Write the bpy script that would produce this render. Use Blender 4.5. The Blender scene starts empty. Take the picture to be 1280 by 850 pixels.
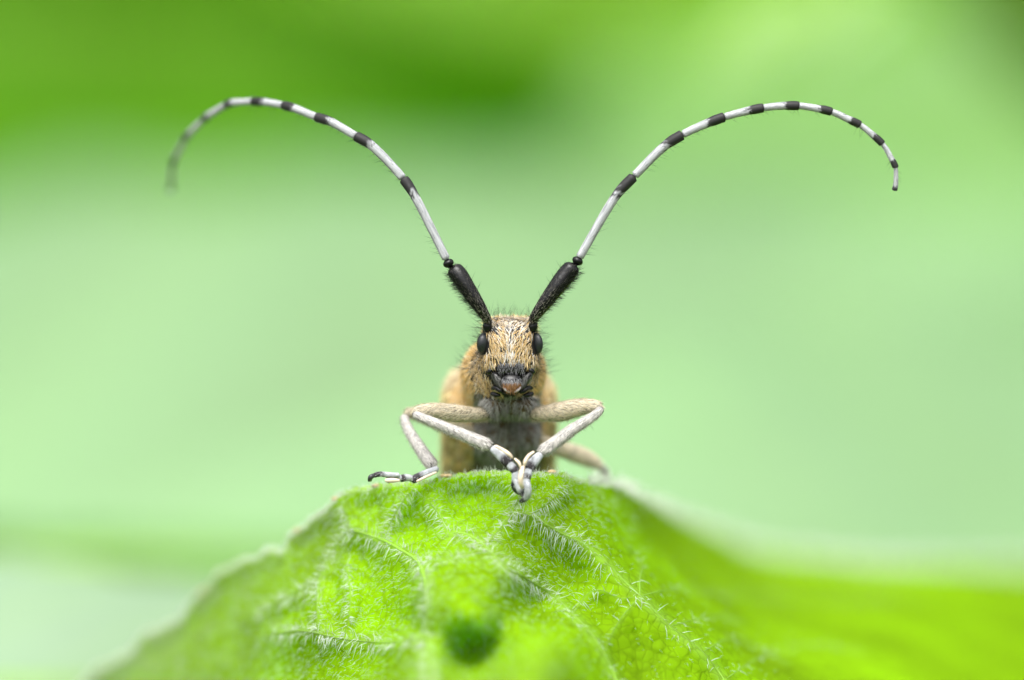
import bpy, math, random
import numpy as np
from mathutils import Vector

# ------------------------------------------------------------------ camera, world, sun, exposure
MM = 0.001                     # everything below is laid out in millimetres, real size
D = 200.0                      # lens to plane of sharp focus (mm)
S = 36.0 / 1280.0              # mm per photograph pixel in the plane of focus
scene = bpy.context.scene
cam_d = bpy.data.cameras.new('camera')
cam = bpy.data.objects.new('camera', cam_d)
scene.collection.objects.link(cam)
cam.location = (0, -D * MM, 0)
cam.rotation_euler = (math.radians(90), 0, 0)
cam_d.sensor_width = 36.0
cam_d.lens = 200.0
cam_d.clip_start = 0.01
cam_d.clip_end = 200.0
cam_d.dof.use_dof = True
cam_d.dof.focus_distance = D * MM
cam_d.dof.aperture_fstop = 20.0
scene.camera = cam

SUN_EL, SUN_AZ = 62.0, 195.0    # azimuth clockwise from +Y (the far side)
w = bpy.data.worlds.new('World'); scene.world = w; w.use_nodes = True
nt = w.node_tree; nt.nodes.clear()
sky = nt.nodes.new('ShaderNodeTexSky'); sky.sky_type = 'NISHITA'
sky.sun_disc = False
sky.sun_elevation = math.radians(SUN_EL); sky.sun_rotation = math.radians(SUN_AZ)
sky.air_density = 1.0; sky.dust_density = 6.0; sky.ozone_density = 1.0
hs = nt.nodes.new('ShaderNodeHueSaturation'); hs.inputs['Saturation'].default_value = 0.12
bg = nt.nodes.new('ShaderNodeBackground'); bg.inputs['Strength'].default_value = 0.15
wo = nt.nodes.new('ShaderNodeOutputWorld')
nt.links.new(sky.outputs[0], hs.inputs['Color']); nt.links.new(hs.outputs[0], bg.inputs[0]); nt.links.new(bg.outputs[0], wo.inputs[0])
sun_d = bpy.data.lights.new('sun', 'SUN'); sun_d.energy = 1.1; sun_d.angle = math.radians(50); sun_d.color = (1.0, 0.96, 0.9)
sun = bpy.data.objects.new('sun', sun_d); scene.collection.objects.link(sun)
el, az = math.radians(SUN_EL), math.radians(SUN_AZ)
to_sun = Vector((math.sin(az) * math.cos(el), math.cos(az) * math.cos(el), math.sin(el)))
sun.rotation_euler = to_sun.to_track_quat('Z', 'Y').to_euler()
vs = scene.view_settings
vs.view_transform = 'Standard'; vs.look = 'None'; vs.exposure = 1.3; vs.gamma = 1.0; vs.use_curve_mapping = False
scene.cycles.use_denoising = True
scene.cycles.max_bounces = 10; scene.cycles.transmission_bounces = 8; scene.cycles.diffuse_bounces = 5
scene.cycles.use_adaptive_sampling = False

rng = np.random.default_rng(7)
random.seed(7)

# ------------------------------------------------------------------ helpers
def P(px, py, y=0.0):
    """photograph pixel at depth y behind the plane of focus -> mm"""
    k = S * (D + y) / D
    return np.array([(px - 640.0) * k, y, -(py - 425.0) * k])

def unit(v):
    v = np.asarray(v, float)
    n = np.linalg.norm(v, axis=-1, keepdims=True)
    return v / np.maximum(n, 1e-12)

def sstep(a, b, x):
    t = np.clip((x - a) / (b - a), 0, 1)
    return t * t * (3 - 2 * t)

def lattice(p, seed=0):
    """cheap smooth 3-D value noise, 0..1"""
    p = np.asarray(p, float)
    i = np.floor(p).astype(np.int64); f = p - i; f = f * f * (3 - 2 * f)
    def h(a, b, c):
        n = (a * 374761393 + b * 668265263 + c * 1274126177 + seed * 982451653) & 0x7fffffff
        n = ((n ^ (n >> 13)) * 1103515245 + 12345) & 0x7fffffff
        n = ((n ^ (n >> 15)) * 1103515245 + 12345) & 0x7fffffff
        return (n >> 8 & 0xffff) / 65535.0
    r = 0
    for a in (0, 1):
        for b in (0, 1):
            for c in (0, 1):
                wgt = (f[..., 0] if a else 1 - f[..., 0]) * (f[..., 1] if b else 1 - f[..., 1]) * (f[..., 2] if c else 1 - f[..., 2])
                r = r + wgt * h(i[..., 0] + a, i[..., 1] + b, i[..., 2] + c)
    return r

def mesh_obj(name, V, F, mat, parent=None, col=None, uv=None, smooth=True, loc=None):
    """V in mm, F list/array of polygons (or list of arrays); col per vertex (n,3)"""
    V = np.asarray(V, float)
    if loc is not None:
        V = V - np.asarray(loc)
    me = bpy.data.meshes.new(name)
    if isinstance(F, np.ndarray):
        Fs = [F]
    else:
        Fs = [np.asarray(f) for f in F if len(f)]
    nv = len(V); idx = np.concatenate([f.reshape(-1) for f in Fs]).astype(np.int32)
    tot = np.concatenate([np.full(len(f), f.shape[1]) for f in Fs]).astype(np.int32)
    start = np.concatenate([[0], np.cumsum(tot)[:-1]]).astype(np.int32)
    me.vertices.add(nv); me.vertices.foreach_set('co', (V * MM).astype(np.float32).ravel())
    me.loops.add(len(idx)); me.loops.foreach_set('vertex_index', idx)
    me.polygons.add(len(tot)); me.polygons.foreach_set('loop_start', start); me.polygons.foreach_set('loop_total', tot)
    me.polygons.foreach_set('use_smooth', np.full(len(tot), smooth))
    me.update(calc_edges=True)
    if col is not None:
        a = me.color_attributes.new('col', 'FLOAT_COLOR', 'POINT')
        c4 = np.ones((nv, 4), np.float32); c4[:, :3] = col
        a.data.foreach_set('color', c4.ravel())
    if uv is not None:
        l = me.uv_layers.new(name='UVMap')
        l.data.foreach_set('uv', np.asarray(uv, np.float32)[idx].ravel())
    me.materials.append(mat)
    o = bpy.data.objects.new(name, me)
    scene.collection.objects.link(o)
    if parent is not None:
        o.parent = parent
        if loc is not None:
            pl = parent_loc(parent)
            o.location = (np.asarray(loc) - pl) * MM
        else:
            o.location = -parent_loc(parent) * MM
    elif loc is not None:
        o.location = np.asarray(loc) * MM
    return o

def parent_loc(o):
    p = np.zeros(3)
    while o is not None:
        p += np.array(o.location) / MM
        o = o.parent
    return p

def empty(name, loc, label, cat, group=None):
    o = bpy.data.objects.new(name, None); scene.collection.objects.link(o)
    o.empty_display_size = 0.001
    o.location = np.asarray(loc) * MM
    o['label'] = label; o['category'] = cat
    if group: o['group'] = group
    return o

def catmull(pts, n):
    """smooth resample of control rows (any number of columns)"""
    p = np.asarray(pts, float)
    d = np.concatenate([[0], np.cumsum(np.maximum(np.linalg.norm(np.diff(p[:, :3], axis=0), axis=1), 1e-6))])
    t = np.linspace(0, d[-1], n)
    m = np.zeros_like(p)
    m[1:-1] = (p[2:] - p[:-2]) / (d[2:] - d[:-2])[:, None]
    m[0] = (p[1] - p[0]) / (d[1] - d[0]); m[-1] = (p[-1] - p[-2]) / (d[-1] - d[-2])
    k = np.clip(np.searchsorted(d, t, side='right') - 1, 0, len(d) - 2)
    h = (d[k + 1] - d[k])[:, None]; s = ((t - d[k])[:, None]) / h
    return (2*s**3-3*s**2+1)*p[k] + (s**3-2*s**2+s)*h*m[k] + (-2*s**3+3*s**2)*p[k+1] + (s**3-s**2)*h*m[k+1]

def rings_mesh(R):
    """R (n,m,3) rings -> closed tube with fan caps"""
    n, m, _ = R.shape
    V = R.reshape(-1, 3)
    a = np.arange(n - 1)[:, None] * m; j = np.arange(m)[None, :]; j2 = (j + 1) % m
    Q = np.stack([a + j, a + j2, a + m + j2, a + m + j], -1).reshape(-1, 4)
    c0, c1 = len(V), len(V) + 1
    V = np.vstack([V, R[0].mean(0), R[-1].mean(0)])
    jj = np.arange(m); T = np.vstack([np.stack([np.full(m, c0), (jj + 1) % m, jj], -1),
                                      np.stack([np.full(m, c1), (n - 1) * m + jj, (n - 1) * m + (jj + 1) % m], -1)])
    return V, [Q, T]

def tube(pts, n=24, m=14, rx=None, up=(0, -1, 0), smooth=True, dome=0.9, flat=1.0):
    """pts rows x,y,z,r ; returns V,F,(t,ang) per vertex. flat squashes along the up axis"""
    p = catmull(pts, n) if smooth else np.asarray(pts, float)
    n = len(p)
    C, r = p[:, :3], np.maximum(p[:, 3], 1e-4)
    T = unit(np.gradient(C, axis=0))
    u0 = np.asarray(up, float)
    N = unit(u0 - T * (T @ u0)[:, None]); B = np.cross(T, N)
    t = np.linspace(0, 1, n)
    if dome:                       # round the two ends
        L = np.linalg.norm(np.diff(C, axis=0), axis=1).sum()
        s = np.concatenate([[0], np.cumsum(np.linalg.norm(np.diff(C, axis=0), axis=1))])
        e0 = np.clip(s / (r[0] * dome), 0, 1); e1 = np.clip((L - s) / (r[-1] * dome), 0, 1)
        r = r * np.sqrt(np.maximum(1 - (1 - e0)**2, 0.03)) * np.sqrt(np.maximum(1 - (1 - e1)**2, 0.03))
    a = np.linspace(0, 2 * np.pi, m, endpoint=False)
    R = C[:, None] + r[:, None, None] * (np.cos(a)[None, :, None] * N[:, None] * flat + np.sin(a)[None, :, None] * B[:, None])
    V, F = rings_mesh(R)
    tt = np.concatenate([np.repeat(t, m), [0, 1]]); aa = np.concatenate([np.tile(a, n), [0, 0]])
    Ls = np.concatenate([[0], np.cumsum(np.linalg.norm(np.diff(C, axis=0), axis=1))])
    ss = np.concatenate([np.repeat(Ls, m), [0, Ls[-1]]])
    return V, F, tt, aa, np.stack([aa / (2 * np.pi), ss], -1)

def tris_of(F):
    out = []
    for f in (F if not isinstance(F, np.ndarray) else [F]):
        f = np.asarray(f)
        if f.shape[1] == 3: out.append(f)
        else: out += [f[:, [0, 1, 2]], f[:, [0, 2, 3]]]
    return np.vstack(out)

def sample(V, F, n, wfun=None):
    T = tris_of(F)
    a, b, c = V[T[:, 0]], V[T[:, 1]], V[T[:, 2]]
    N = np.cross(b - a, c - a); A = np.linalg.norm(N, axis=1)
    pw = A.copy()
    if wfun is not None:
        pw = pw * wfun((a + b + c) / 3, unit(N))
    k = rng.choice(len(T), n, p=pw / pw.sum())
    u = np.sqrt(rng.random(n))[:, None]; v = rng.random(n)[:, None]
    p = (1 - u) * a[k] + u * (1 - v) * b[k] + u * v * c[k]
    return p, unit(N[k])

def hairs(p, d, nrm, L, W, bend=None, sides=2, segs=2):
    """hair blades: root p, direction d, blade faces nrm. sides=2 ribbon, 3 = three sided"""
    n = len(p); L = np.broadcast_to(L, n)[:, None]; W = np.broadcast_to(W, n)[:, None]
    d = unit(d); s = unit(np.cross(d, nrm)); q = unit(np.cross(s, d))
    if bend is None: bend = np.zeros((n, 3))
    offs = [s, -s] if sides == 2 else [s, -0.5 * s + 0.87 * q, -0.5 * s - 0.87 * q]
    rows = []
    for k in range(segs):
        t = k / segs
        c = p + d * L * t + bend * L * t * t
        wd = W * 0.5 * (1 - 0.75 * t)
        rows += [c + o * wd for o in offs]
    tip = p + d * L + bend * L
    m = len(rows); V = np.stack(rows + [tip], 1)
    st = m + 1; F4, F3 = [], []
    base = np.arange(n)[:, None] * st
    if sides == 2:
        for k in range(segs - 1):
            F4.append(base + np.array([[2*k, 2*k+1, 2*k+3, 2*k+2]]))
        F3.append(base + np.array([[m - 2, m - 1, m]]))
    else:
        for k in range(segs - 1):
            for j in range(3):
                F4.append(base + np.array([[3*k+j, 3*k+(j+1)%3, 3*k+3+(j+1)%3, 3*k+3+j]]))
        for j in range(3):
            F3.append(base + np.array([[m-3+j, m-3+(j+1)%3, m]]))
    F = ([np.vstack(F4)] if F4 else []) + [np.vstack(F3)]
    return V.reshape(-1, 3), F, st

def merge(parts):
    """[(V,F,col)] -> one"""
    Vs, Q, T, Cs, o = [], [], [], [], 0
    for V, F, c in parts:
        Vs.append(V); Cs.append(np.broadcast_to(c, (len(V), 3)))
        for f in (F if not isinstance(F, np.ndarray) else [F]):
            f = np.asarray(f)
            (Q if f.shape[1] == 4 else T).append(f + o)
        o += len(V)
    return np.vstack(Vs), ([np.vstack(Q)] if Q else []) + ([np.vstack(T)] if T else []), np.vstack(Cs)

def ellipsoid(c, r, n=14, m=20, rot=None):
    th = np.linspace(0.02, np.pi - 0.02, n); a = np.linspace(0, 2*np.pi, m, endpoint=False)
    R = np.stack([np.sin(th)[:, None]*np.cos(a), np.sin(th)[:, None]*np.sin(a), np.cos(th)[:, None]*np.ones(m)], -1) * np.asarray(r)
    if rot is not None: R = R @ np.asarray(rot).T
    V, F = rings_mesh(R[:, ::-1] + np.asarray(c))
    return V, F

def rotx(a): c, s = math.cos(a), math.sin(a); return np.array([[1,0,0],[0,c,-s],[0,s,c]])
def roty(a): c, s = math.cos(a), math.sin(a); return np.array([[c,0,s],[0,1,0],[-s,0,c]])
def rotz(a): c, s = math.cos(a), math.sin(a); return np.array([[c,-s,0],[s,c,0],[0,0,1]])

# ------------------------------------------------------------------ materials
def new_mat(name):
    m = bpy.data.materials.new(name); m.use_nodes = True
    n = m.node_tree.nodes; l = m.node_tree.links
    return m, n, l, n['Principled BSDF'], n['Material Output']

def vcol_mat(name, rough=0.5, spec=0.5, noise_scale=0, noise_amt=0.0, bump=0.0, bump_scale=0, coat=0.0, uvstreak=False, streak_dark=0.3):
    m, n, l, b, out = new_mat(name)
    a = n.new('ShaderNodeVertexColor'); a.layer_name = 'col'
    c = a.outputs['Color']
    tc = n.new('ShaderNodeTexCoord')
    src = tc.outputs['Object']
    if uvstreak:
        mp = n.new('ShaderNodeMapping'); mp.inputs['Scale'].default_value = (9, 1.3, 1); l.new(tc.outputs['UV'], mp.inputs[0]); src = mp.outputs[0]
    if noise_amt:
        t = n.new('ShaderNodeTexNoise'); t.inputs['Scale'].default_value = noise_scale; t.inputs['Detail'].default_value = 4
        l.new(src, t.inputs['Vector'])
        r = n.new('ShaderNodeMapRange'); r.inputs[1].default_value = 0.35; r.inputs[2].default_value = 0.65
        r.inputs[3].default_value = 1 - noise_amt; r.inputs[4].default_value = 1.0
        l.new(t.outputs[0], r.inputs[0])
        mx = n.new('ShaderNodeMix'); mx.data_type = 'RGBA'; mx.blend_type = 'MULTIPLY'; mx.inputs[0].default_value = 1.0
        l.new(c, mx.inputs[6]); l.new(r.outputs[0], mx.inputs[7]); c = mx.outputs[2]
    l.new(c, b.inputs['Base Color'])
    b.inputs['Roughness'].default_value = rough; b.inputs['Specular IOR Level'].default_value = spec
    b.inputs['Coat Weight'].default_value = coat
    if bump:
        t2 = n.new('ShaderNodeTexNoise'); t2.inputs['Scale'].default_value = bump_scale; t2.inputs['Detail'].default_value = 3
        l.new(tc.outputs['Object'], t2.inputs['Vector'])
        bp = n.new('ShaderNodeBump'); bp.inputs['Strength'].default_value = bump; bp.inputs['Distance'].default_value = 0.00002
        l.new(t2.outputs[0], bp.inputs['Height']); l.new(bp.outputs[0], b.inputs['Normal'])
    return m

def hair_mat(name, trans=0.35, rough=0.5, spec=0.3):
    m, n, l, b, out = new_mat(name)
    a = n.new('ShaderNodeVertexColor'); a.layer_name = 'col'
    l.new(a.outputs[0], b.inputs['Base Color']); b.inputs['Roughness'].default_value = rough; b.inputs['Specular IOR Level'].default_value = spec
    tr = n.new('ShaderNodeBsdfTranslucent'); l.new(a.outputs[0], tr.inputs[0])
    mx = n.new('ShaderNodeMixShader'); mx.inputs[0].default_value = trans
    l.new(b.outputs[0], mx.inputs[1]); l.new(tr.outputs[0], mx.inputs[2]); l.new(mx.outputs[0], out.inputs[0])
    return m

def leaf_mat(name, refl, trans, tmix=0.5, rough=0.6, spec=0.25, vscale=40, bump=0.3, vcol=False, cells=0.0, var=0.25):
    """leaf tissue: reflected colour, transmitted colour"""
    m, n, l, b, out = new_mat(name)
    tc = n.new('ShaderNodeTexCoord')
    t = n.new('ShaderNodeTexNoise'); t.inputs['Scale'].default_value = vscale; t.inputs['Detail'].default_value = 5
    l.new(tc.outputs['Object'], t.inputs['Vector'])
    r = n.new('ShaderNodeMapRange'); r.inputs[1].default_value = 0.3; r.inputs[2].default_value = 0.7; r.inputs[3].default_value = 1 - var; r.inputs[4].default_value = 1 + var
    l.new(t.outputs[0], r.inputs[0])
    def tint(col):
        x = n.new('ShaderNodeMix'); x.data_type = 'RGBA'; x.blend_type = 'MULTIPLY'; x.inputs[0].default_value = 1
        x.inputs[6].default_value = (*col, 1); l.new(r.outputs[0], x.inputs[7])
        return x.outputs[2]
    cr, ct = tint(refl), tint(trans)
    if vcol:                       # vein / tissue mask painted per vertex: red = paleness of the vein
        a = n.new('ShaderNodeVertexColor'); a.layer_name = 'col'
        sp = n.new('ShaderNodeSeparateColor'); l.new(a.outputs[0], sp.inputs[0])
        for k, pale in ((0, (0.26, 0.42, 0.09)), (1, (0.60, 0.82, 0.16))):
            x = n.new('ShaderNodeMix'); x.data_type = 'RGBA'
            l.new(sp.outputs[0], x.inputs[0]); l.new(cr if k == 0 else ct, x.inputs[6]); x.inputs[7].default_value = (*pale, 1)
            if k == 0: cr = x.outputs[2]
            else: ct = x.outputs[2]
    if cells:
        for sc, lo in ((cells, 0.87), (cells * 0.36, 0.9)):
            vz = n.new('ShaderNodeTexVoronoi'); vz.feature = 'DISTANCE_TO_EDGE'; vz.inputs['Scale'].default_value = sc; vz.inputs['Randomness'].default_value = 0.9
            l.new(tc.outputs['Object'], vz.inputs['Vector'])
            rz = n.new('ShaderNodeMapRange'); rz.inputs[2].default_value = 0.10; rz.inputs[3].default_value = lo; rz.inputs[4].default_value = 1.08
            l.new(vz.outputs[0], rz.inputs[0])
            for k in (0, 1):
                x = n.new('ShaderNodeMix'); x.data_type = 'RGBA'; x.blend_type = 'MULTIPLY'; x.inputs[0].default_value = 1
                l.new(cr if k == 0 else ct, x.inputs[6]); l.new(rz.outputs[0], x.inputs[7])
                if k == 0: cr = x.outputs[2]
                else: ct = x.outputs[2]
    l.new(cr, b.inputs['Base Color']); b.inputs['Roughness'].default_value = rough; b.inputs['Specular IOR Level'].default_value = spec
    tr = n.new('ShaderNodeBsdfTranslucent'); l.new(ct, tr.inputs[0])
    mx = n.new('ShaderNodeMixShader'); mx.inputs[0].default_value = tmix
    l.new(b.outputs[0], mx.inputs[1]); l.new(tr.outputs[0], mx.inputs[2]); l.new(mx.outputs[0], out.inputs[0])
    if bump:
        vo = n.new('ShaderNodeTexVoronoi'); vo.feature = 'DISTANCE_TO_EDGE'; vo.inputs['Scale'].default_value = cells or vscale * 20
        l.new(tc.outputs['Object'], vo.inputs['Vector'])
        rr = n.new('ShaderNodeMapRange'); rr.inputs[2].default_value = 0.12; l.new(vo.outputs[0], rr.inputs[0])
        bp = n.new('ShaderNodeBump'); bp.inputs['Strength'].default_value = bump; bp.inputs['Distance'].default_value = 0.00008
        l.new(rr.outputs[0], bp.inputs['Height']); l.new(bp.outputs[0], b.inputs['Normal']); l.new(bp.outputs[0], tr.inputs['Normal'])
    return m

M_cut = vcol_mat('black_cuticle', rough=0.24, spec=0.28, bump=0.5, bump_scale=9000)
M_clyp = vcol_mat('clypeus_cuticle', rough=0.22, spec=0.5, bump=0.9, bump_scale=12000)
M_body = vcol_mat('body_cuticle', rough=0.55, spec=0.35, noise_scale=2500, noise_amt=0.4, bump=0.5, bump_scale=6000)
M_eye = vcol_mat('eye_facets', rough=0.33, spec=0.5, bump=0.35, bump_scale=24000)
M_ant = vcol_mat('antenna_pile', rough=0.6, spec=0.3, noise_scale=1.0, noise_amt=0.5, uvstreak=True)
M_leg = vcol_mat('leg_pile', rough=0.65, spec=0.3, noise_scale=5000, noise_amt=0.3, bump=0.4, bump_scale=7000)
M_hair = hair_mat('beetle_hair', trans=0.25)
M_bristle = hair_mat('beetle_bristle', trans=0.0)
M_lhair = hair_mat('leaf_hair', trans=0.5, rough=0.3, spec=0.5)
M_leaf = leaf_mat('leaf_tissue', (0.18, 0.322, 0.003), (0.53, 0.77, 0.0), tmix=0.52, rough=0.7, spec=0.06, vscale=160, bump=0.3, vcol=True, cells=2600)
M_vein = leaf_mat('leaf_vein', (0.22, 0.38, 0.05), (0.60, 0.85, 0.10), tmix=0.35, rough=0.6, spec=0.2, vscale=400, bump=0)
M_tooth = leaf_mat('leaf_tooth', (0.55, 0.42, 0.22), (0.5, 0.4, 0.15), tmix=0.3, vscale=500, bump=0)

# ------------------------------------------------------------------ setting: ground and far vegetation
GZ = -330.0
g, n, l, b, out = new_mat('meadow_soil')
t = n.new('ShaderNodeTexNoise'); t.inputs['Scale'].default_value = 6; t.inputs['Detail'].default_value = 6
cr = n.new('ShaderNodeValToRGB'); cr.color_ramp.elements[0].color = (0.03, 0.05, 0.012, 1); cr.color_ramp.elements[1].color = (0.07, 0.12, 0.025, 1)
l.new(t.outputs[0], cr.inputs[0]); l.new(cr.outputs[0], b.inputs['Base Color']); b.inputs['Roughness'].default_value = 0.9
nn = 40
xs = np.linspace(-30000, 30000, nn); X, Y = np.meshgrid(xs, xs)
X = np.sign(X) * np.abs(X / 30000)**2 * 30000; Y = np.sign(Y) * np.abs(Y / 30000)**2 * 30000
Z = GZ + 12 * lattice(np.stack([X / 150, Y / 150, 0 * X], -1), 3) - 12
ii = np.arange(nn - 1)[:, None] * nn + np.arange(nn - 1)[None, :]
GF = np.stack([ii, ii + 1, ii + nn + 1, ii + nn], -1).reshape(-1, 4)
o = mesh_obj('ground', np.stack([X, Y, Z], -1).reshape(-1, 3), GF, g); o['kind'] = 'structure'

def blade_grid(L, Wd, nu=28, nv=17, fold=0.18, droop=0.25, wave=0.03, seed=0, shape=0.75):
    """an ovate leaf blade in its own plane: x along, y across, z out. returns V (mm), F, vein mask"""
    u = np.linspace(0, 1, nu); v = np.linspace(-1, 1, nv)
    U, Vv = np.meshgrid(u, v, indexing='ij')
    prof = np.sin(np.pi * np.clip(U, 0.004, 0.996)**shape)**0.72
    teeth = 1 + 0.02 * np.sin(U * 70) * (np.abs(Vv) > 0.99)
    x = U * L; yy = Vv * Wd * 0.5 * prof * teeth + 0.12 * L * np.abs(Vv) * 0
    z = fold * np.abs(yy) - droop * L * (U - 0.35)**2 + wave * L * (lattice(np.stack([U * 4, Vv * 2 + seed * 9.1, U * 0 + seed], -1), seed) - 0.5)
    side = np.abs(((U * 7 - np.abs(Vv) * 1.6) % 1) - 0.5)          # lateral vein corrugation
    z = z + 0.012 * L * side * (np.abs(Vv))
    mask = np.clip(1 - np.abs(Vv) * 9, 0, 1) * 0.8 + np.clip(0.14 - side, 0, 1) * 3.0
    V = np.stack([x, yy, z], -1).reshape(-1, 3)
    k = np.arange(nu - 1)[:, None] * nv + np.arange(nv - 1)[None, :]
    F = np.stack([k, k + nv, k + nv + 1, k + 1], -1).reshape(-1, 4)
    return V, F, np.clip(mask, 0, 0.8).reshape(-1)

far_mat = leaf_mat('hedge_leaf', (0.05, 0.13, 0.02), (0.10, 0.26, 0.01), tmix=0.45, vscale=3, bump=0, var=0.5)
# a thick bank of meadow plants far behind, one mass
bv, bf, _ = blade_grid(1.0, 0.5, nu=6, nv=3, droop=0.3, wave=0)
N = 5200
R = rng.random((N, 8))
pos = np.stack([(R[:, 0] - 0.5) * 3000, 620 + R[:, 1] * 900, GZ + R[:, 2]**0.8 * 900], -1)
sz = 60 + 70 * R[:, 3]
A1, A2, A3 = R[:, 4] * 2 * np.pi, (R[:, 5] - 0.5) * 1.6, (R[:, 6] - 0.5) * 2
ca, sa, cb, sb, cc, sc_ = np.cos(A1), np.sin(A1), np.cos(A2), np.sin(A2), np.cos(A3), np.sin(A3)
ex = np.stack([ca * cb, sa * cb, sb], -1)
tmp = np.stack([-sa, ca, 0 * ca], -1); ez0 = np.cross(ex, tmp)
ey = tmp * cc[:, None] + ez0 * sc_[:, None]; ez = np.cross(ex, ey)
V = pos[:, None] + sz[:, None, None] * (bv[None, :, :1] * ex[:, None] + bv[None, :, 1:2] * ey[:, None] + bv[None, :, 2:] * ez[:, None])
F = (bf[None] + np.arange(N)[:, None, None] * len(bv)).reshape(-1, 4)
o = mesh_obj('meadow_foliage', V.reshape(-1, 3), F, far_mat)
o['kind'] = 'stuff'; o['label'] = 'dense green meadow foliage dissolved into blur far behind the beetle'; o['category'] = 'foliage'

def stem_to_ground(base, sway=(0, 0), r=1.2):
    b = np.asarray(base, float)
    pts = [(*b, r * 0.8), (b[0] + sway[0] * 0.4, b[1] + sway[1] * 0.5 + 6, b[2] - 25, r), (b[0] + sway[0], b[1] + sway[1] + 10, (b[2] + GZ) / 2, r * 1.3), (b[0] + sway[0], b[1] + sway[1] + 12, GZ - 4, r * 1.6)]
    return tube(pts, n=24, m=8, up=(1, 0.2, 0))

def back_leaf(name, label, c, L, Wd, along, normal, refl, trans, tmix, seed, rough=0.5, spec=0.3, fold=0.15, droop=0.2, shape=0.75, vein=True, var=0.2, wave=0.05, sway=(0, 0), arch=False):
    """a broad leaf behind the beetle: px,py,depth of its middle; along / normal directions"""
    ctr = P(*c)
    ex = unit(along); nz = np.asarray(normal, float); ez = unit(nz - ex * (nz @ ex)); ey = np.cross(ez, ex)
    V, F, mk = blade_grid(L, Wd, nu=46, nv=25, fold=fold, droop=droop, seed=seed, shape=shape, wave=wave)
    V = V - np.array([L * 0.5, 0, 0])
    W3 = ctr + V @ np.stack([ex, ey, ez])
    base = ctr - ex * L * 0.5
    base = base + ez * (V[12, 2])
    root = empty(name, base, label, 'leaf', 'leaves in the soft background')
    mat = leaf_mat(name + '_tissue', refl, trans, tmix=tmix, rough=rough, spec=spec, vscale=25, bump=0, vcol=vein, var=var)
    bo = mesh_obj('blade', W3, F, mat, root, col=np.stack([mk * 0.35] * 3, -1))
    so = bo.modifiers.new('thick', 'SOLIDIFY'); so.thickness = 0.0003
    mid = np.array([V[i * 25 + 12] for i in range(46)]); mid = ctr + (mid + [0, 0, -0.15]) @ np.stack([ex, ey, ez])
    r = np.linspace(0.8, 0.12, 46)
    v, f, *_ = tube(np.column_stack([mid, r]), smooth=False, m=8, up=tuple(ez))
    mesh_obj('midrib', v, f, M_vein, root, col=np.zeros((len(v), 3)))
    if arch:                        # hangs from a stem that arches over from the side
        e_ = base - ex * 8 + [0, 4, 6]
        v, f, *_ = tube([(*base, .35), (*e_, .5), (e_[0] + 25, e_[1] + 8, e_[2] + 10, .8), (e_[0] + 60, e_[1] + 12, e_[2] - 20, 1.1), (e_[0] + 75, e_[1] + 14, (e_[2] + GZ) / 2, 1.5), (e_[0] + 78, e_[1] + 14, GZ - 4, 1.8)], n=40, m=8, up=(0, 1, 0.1))
    else:
        v, f, *_ = stem_to_ground(base, sway)
    mesh_obj('stalk', v, f, M_vein, root, col=np.zeros((len(v), 3)))
    return root

MINT_R, MINT_T = (0.165, 0.29, 0.132), (0.48, 0.72, 0.30)
back_leaf('broad_leaf', 'huge pale mint leaf, softly blurred, spread behind the whole beetle', (570, 725, 205), 190, 76, (1, 0.06, 0.13), (0.03, -0.80, 0.60), MINT_R, MINT_T, 0.35, 1, droop=0.06, fold=0.05, wave=0.03, sway=(-60, 0))
back_leaf('broad_leaf', 'light green leaf, softly blurred, behind the arch of the right antenna', (1160, 350, 238), 104, 84, (-1, 0.05, 0.06), (0.0, -0.85, 0.5), (0.168, 0.345, 0.08), (0.44, 0.72, 0.15), 0.45, 2, droop=0.06, fold=0.05, wave=0.03, sway=(60, 0))
back_leaf('broad_leaf', 'deep saturated green backlit leaf blurred above the left antenna', (190, 20, 228), 74, 62, (1, 0.1, 0.0), (0.05, -0.95, 0.0), (0.155, 0.44, 0.0), (0.24, 0.52, 0.0), 0.7, 4, droop=0.08, sway=(-70, 30))
back_leaf('broad_leaf', 'yellow green backlit leaf blurred at the top between the antennae', (760, -75, 222), 52, 19, (-1, 0.1, 0.0), (0.0, -0.95, 0.1), (0.22, 0.43, 0.01), (0.40, 0.68, 0.0), 0.7, 5, droop=0.08, sway=(50, 40))
back_leaf('broad_leaf', 'pale blurred leaf low behind the body and the right legs', (860, 800, 135), 95, 70, (-1, 0.1, -0.02), (0.05, -0.5, 0.86), (0.166, 0.285, 0.137), MINT_T, 0.3, 3, droop=0.04, fold=0.03, wave=0.03, sway=(30, 10))
back_leaf('broad_leaf', 'dark green leaf blurred into the top right corner', (1330, -30, 190), 30, 15, (-0.8, 0.2, 0.6), (0.0, -0.8, -0.4), (0.05, 0.13, 0.0), (0.2, 0.4, 0.0), 0.4, 12, sway=(40, 30))
back_leaf('broad_leaf', 'small pale hanging leaf, a soft light smudge above the right antenna', (950, 40, 92), 8, 3.4, (-0.75, -0.1, -0.45), (0.0, -0.7, 0.6), (0.24, 0.43, 0.12), (0.4, 0.6, 0.2), 0.3, 11, arch=True)
back_leaf('broad_leaf', 'small light hanging leaf, a round blur at the top above the antenna arch', (1055, 18, 104), 6, 3.6, (-0.6, -0.1, -0.6), (0.0, -0.7, 0.6), (0.25, 0.44, 0.14), (0.4, 0.6, 0.2), 0.3, 13, arch=True)
back_leaf('broad_leaf', 'narrow added leaf strip, its mid green standing in for the shadowed gap above the very pale low leaf', (120, 700, 62), 34, 3.2, (1, 0.1, 0.0), (0.0, -0.9, 0.4), (0.14, 0.30, 0.08), (0.3, 0.6, 0.1), 0.3, 9, fold=0.03, droop=0.03, wave=0.02, sway=(-25, 10))  # strip put in between; its darker green stands in for a shadowed gap
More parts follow.
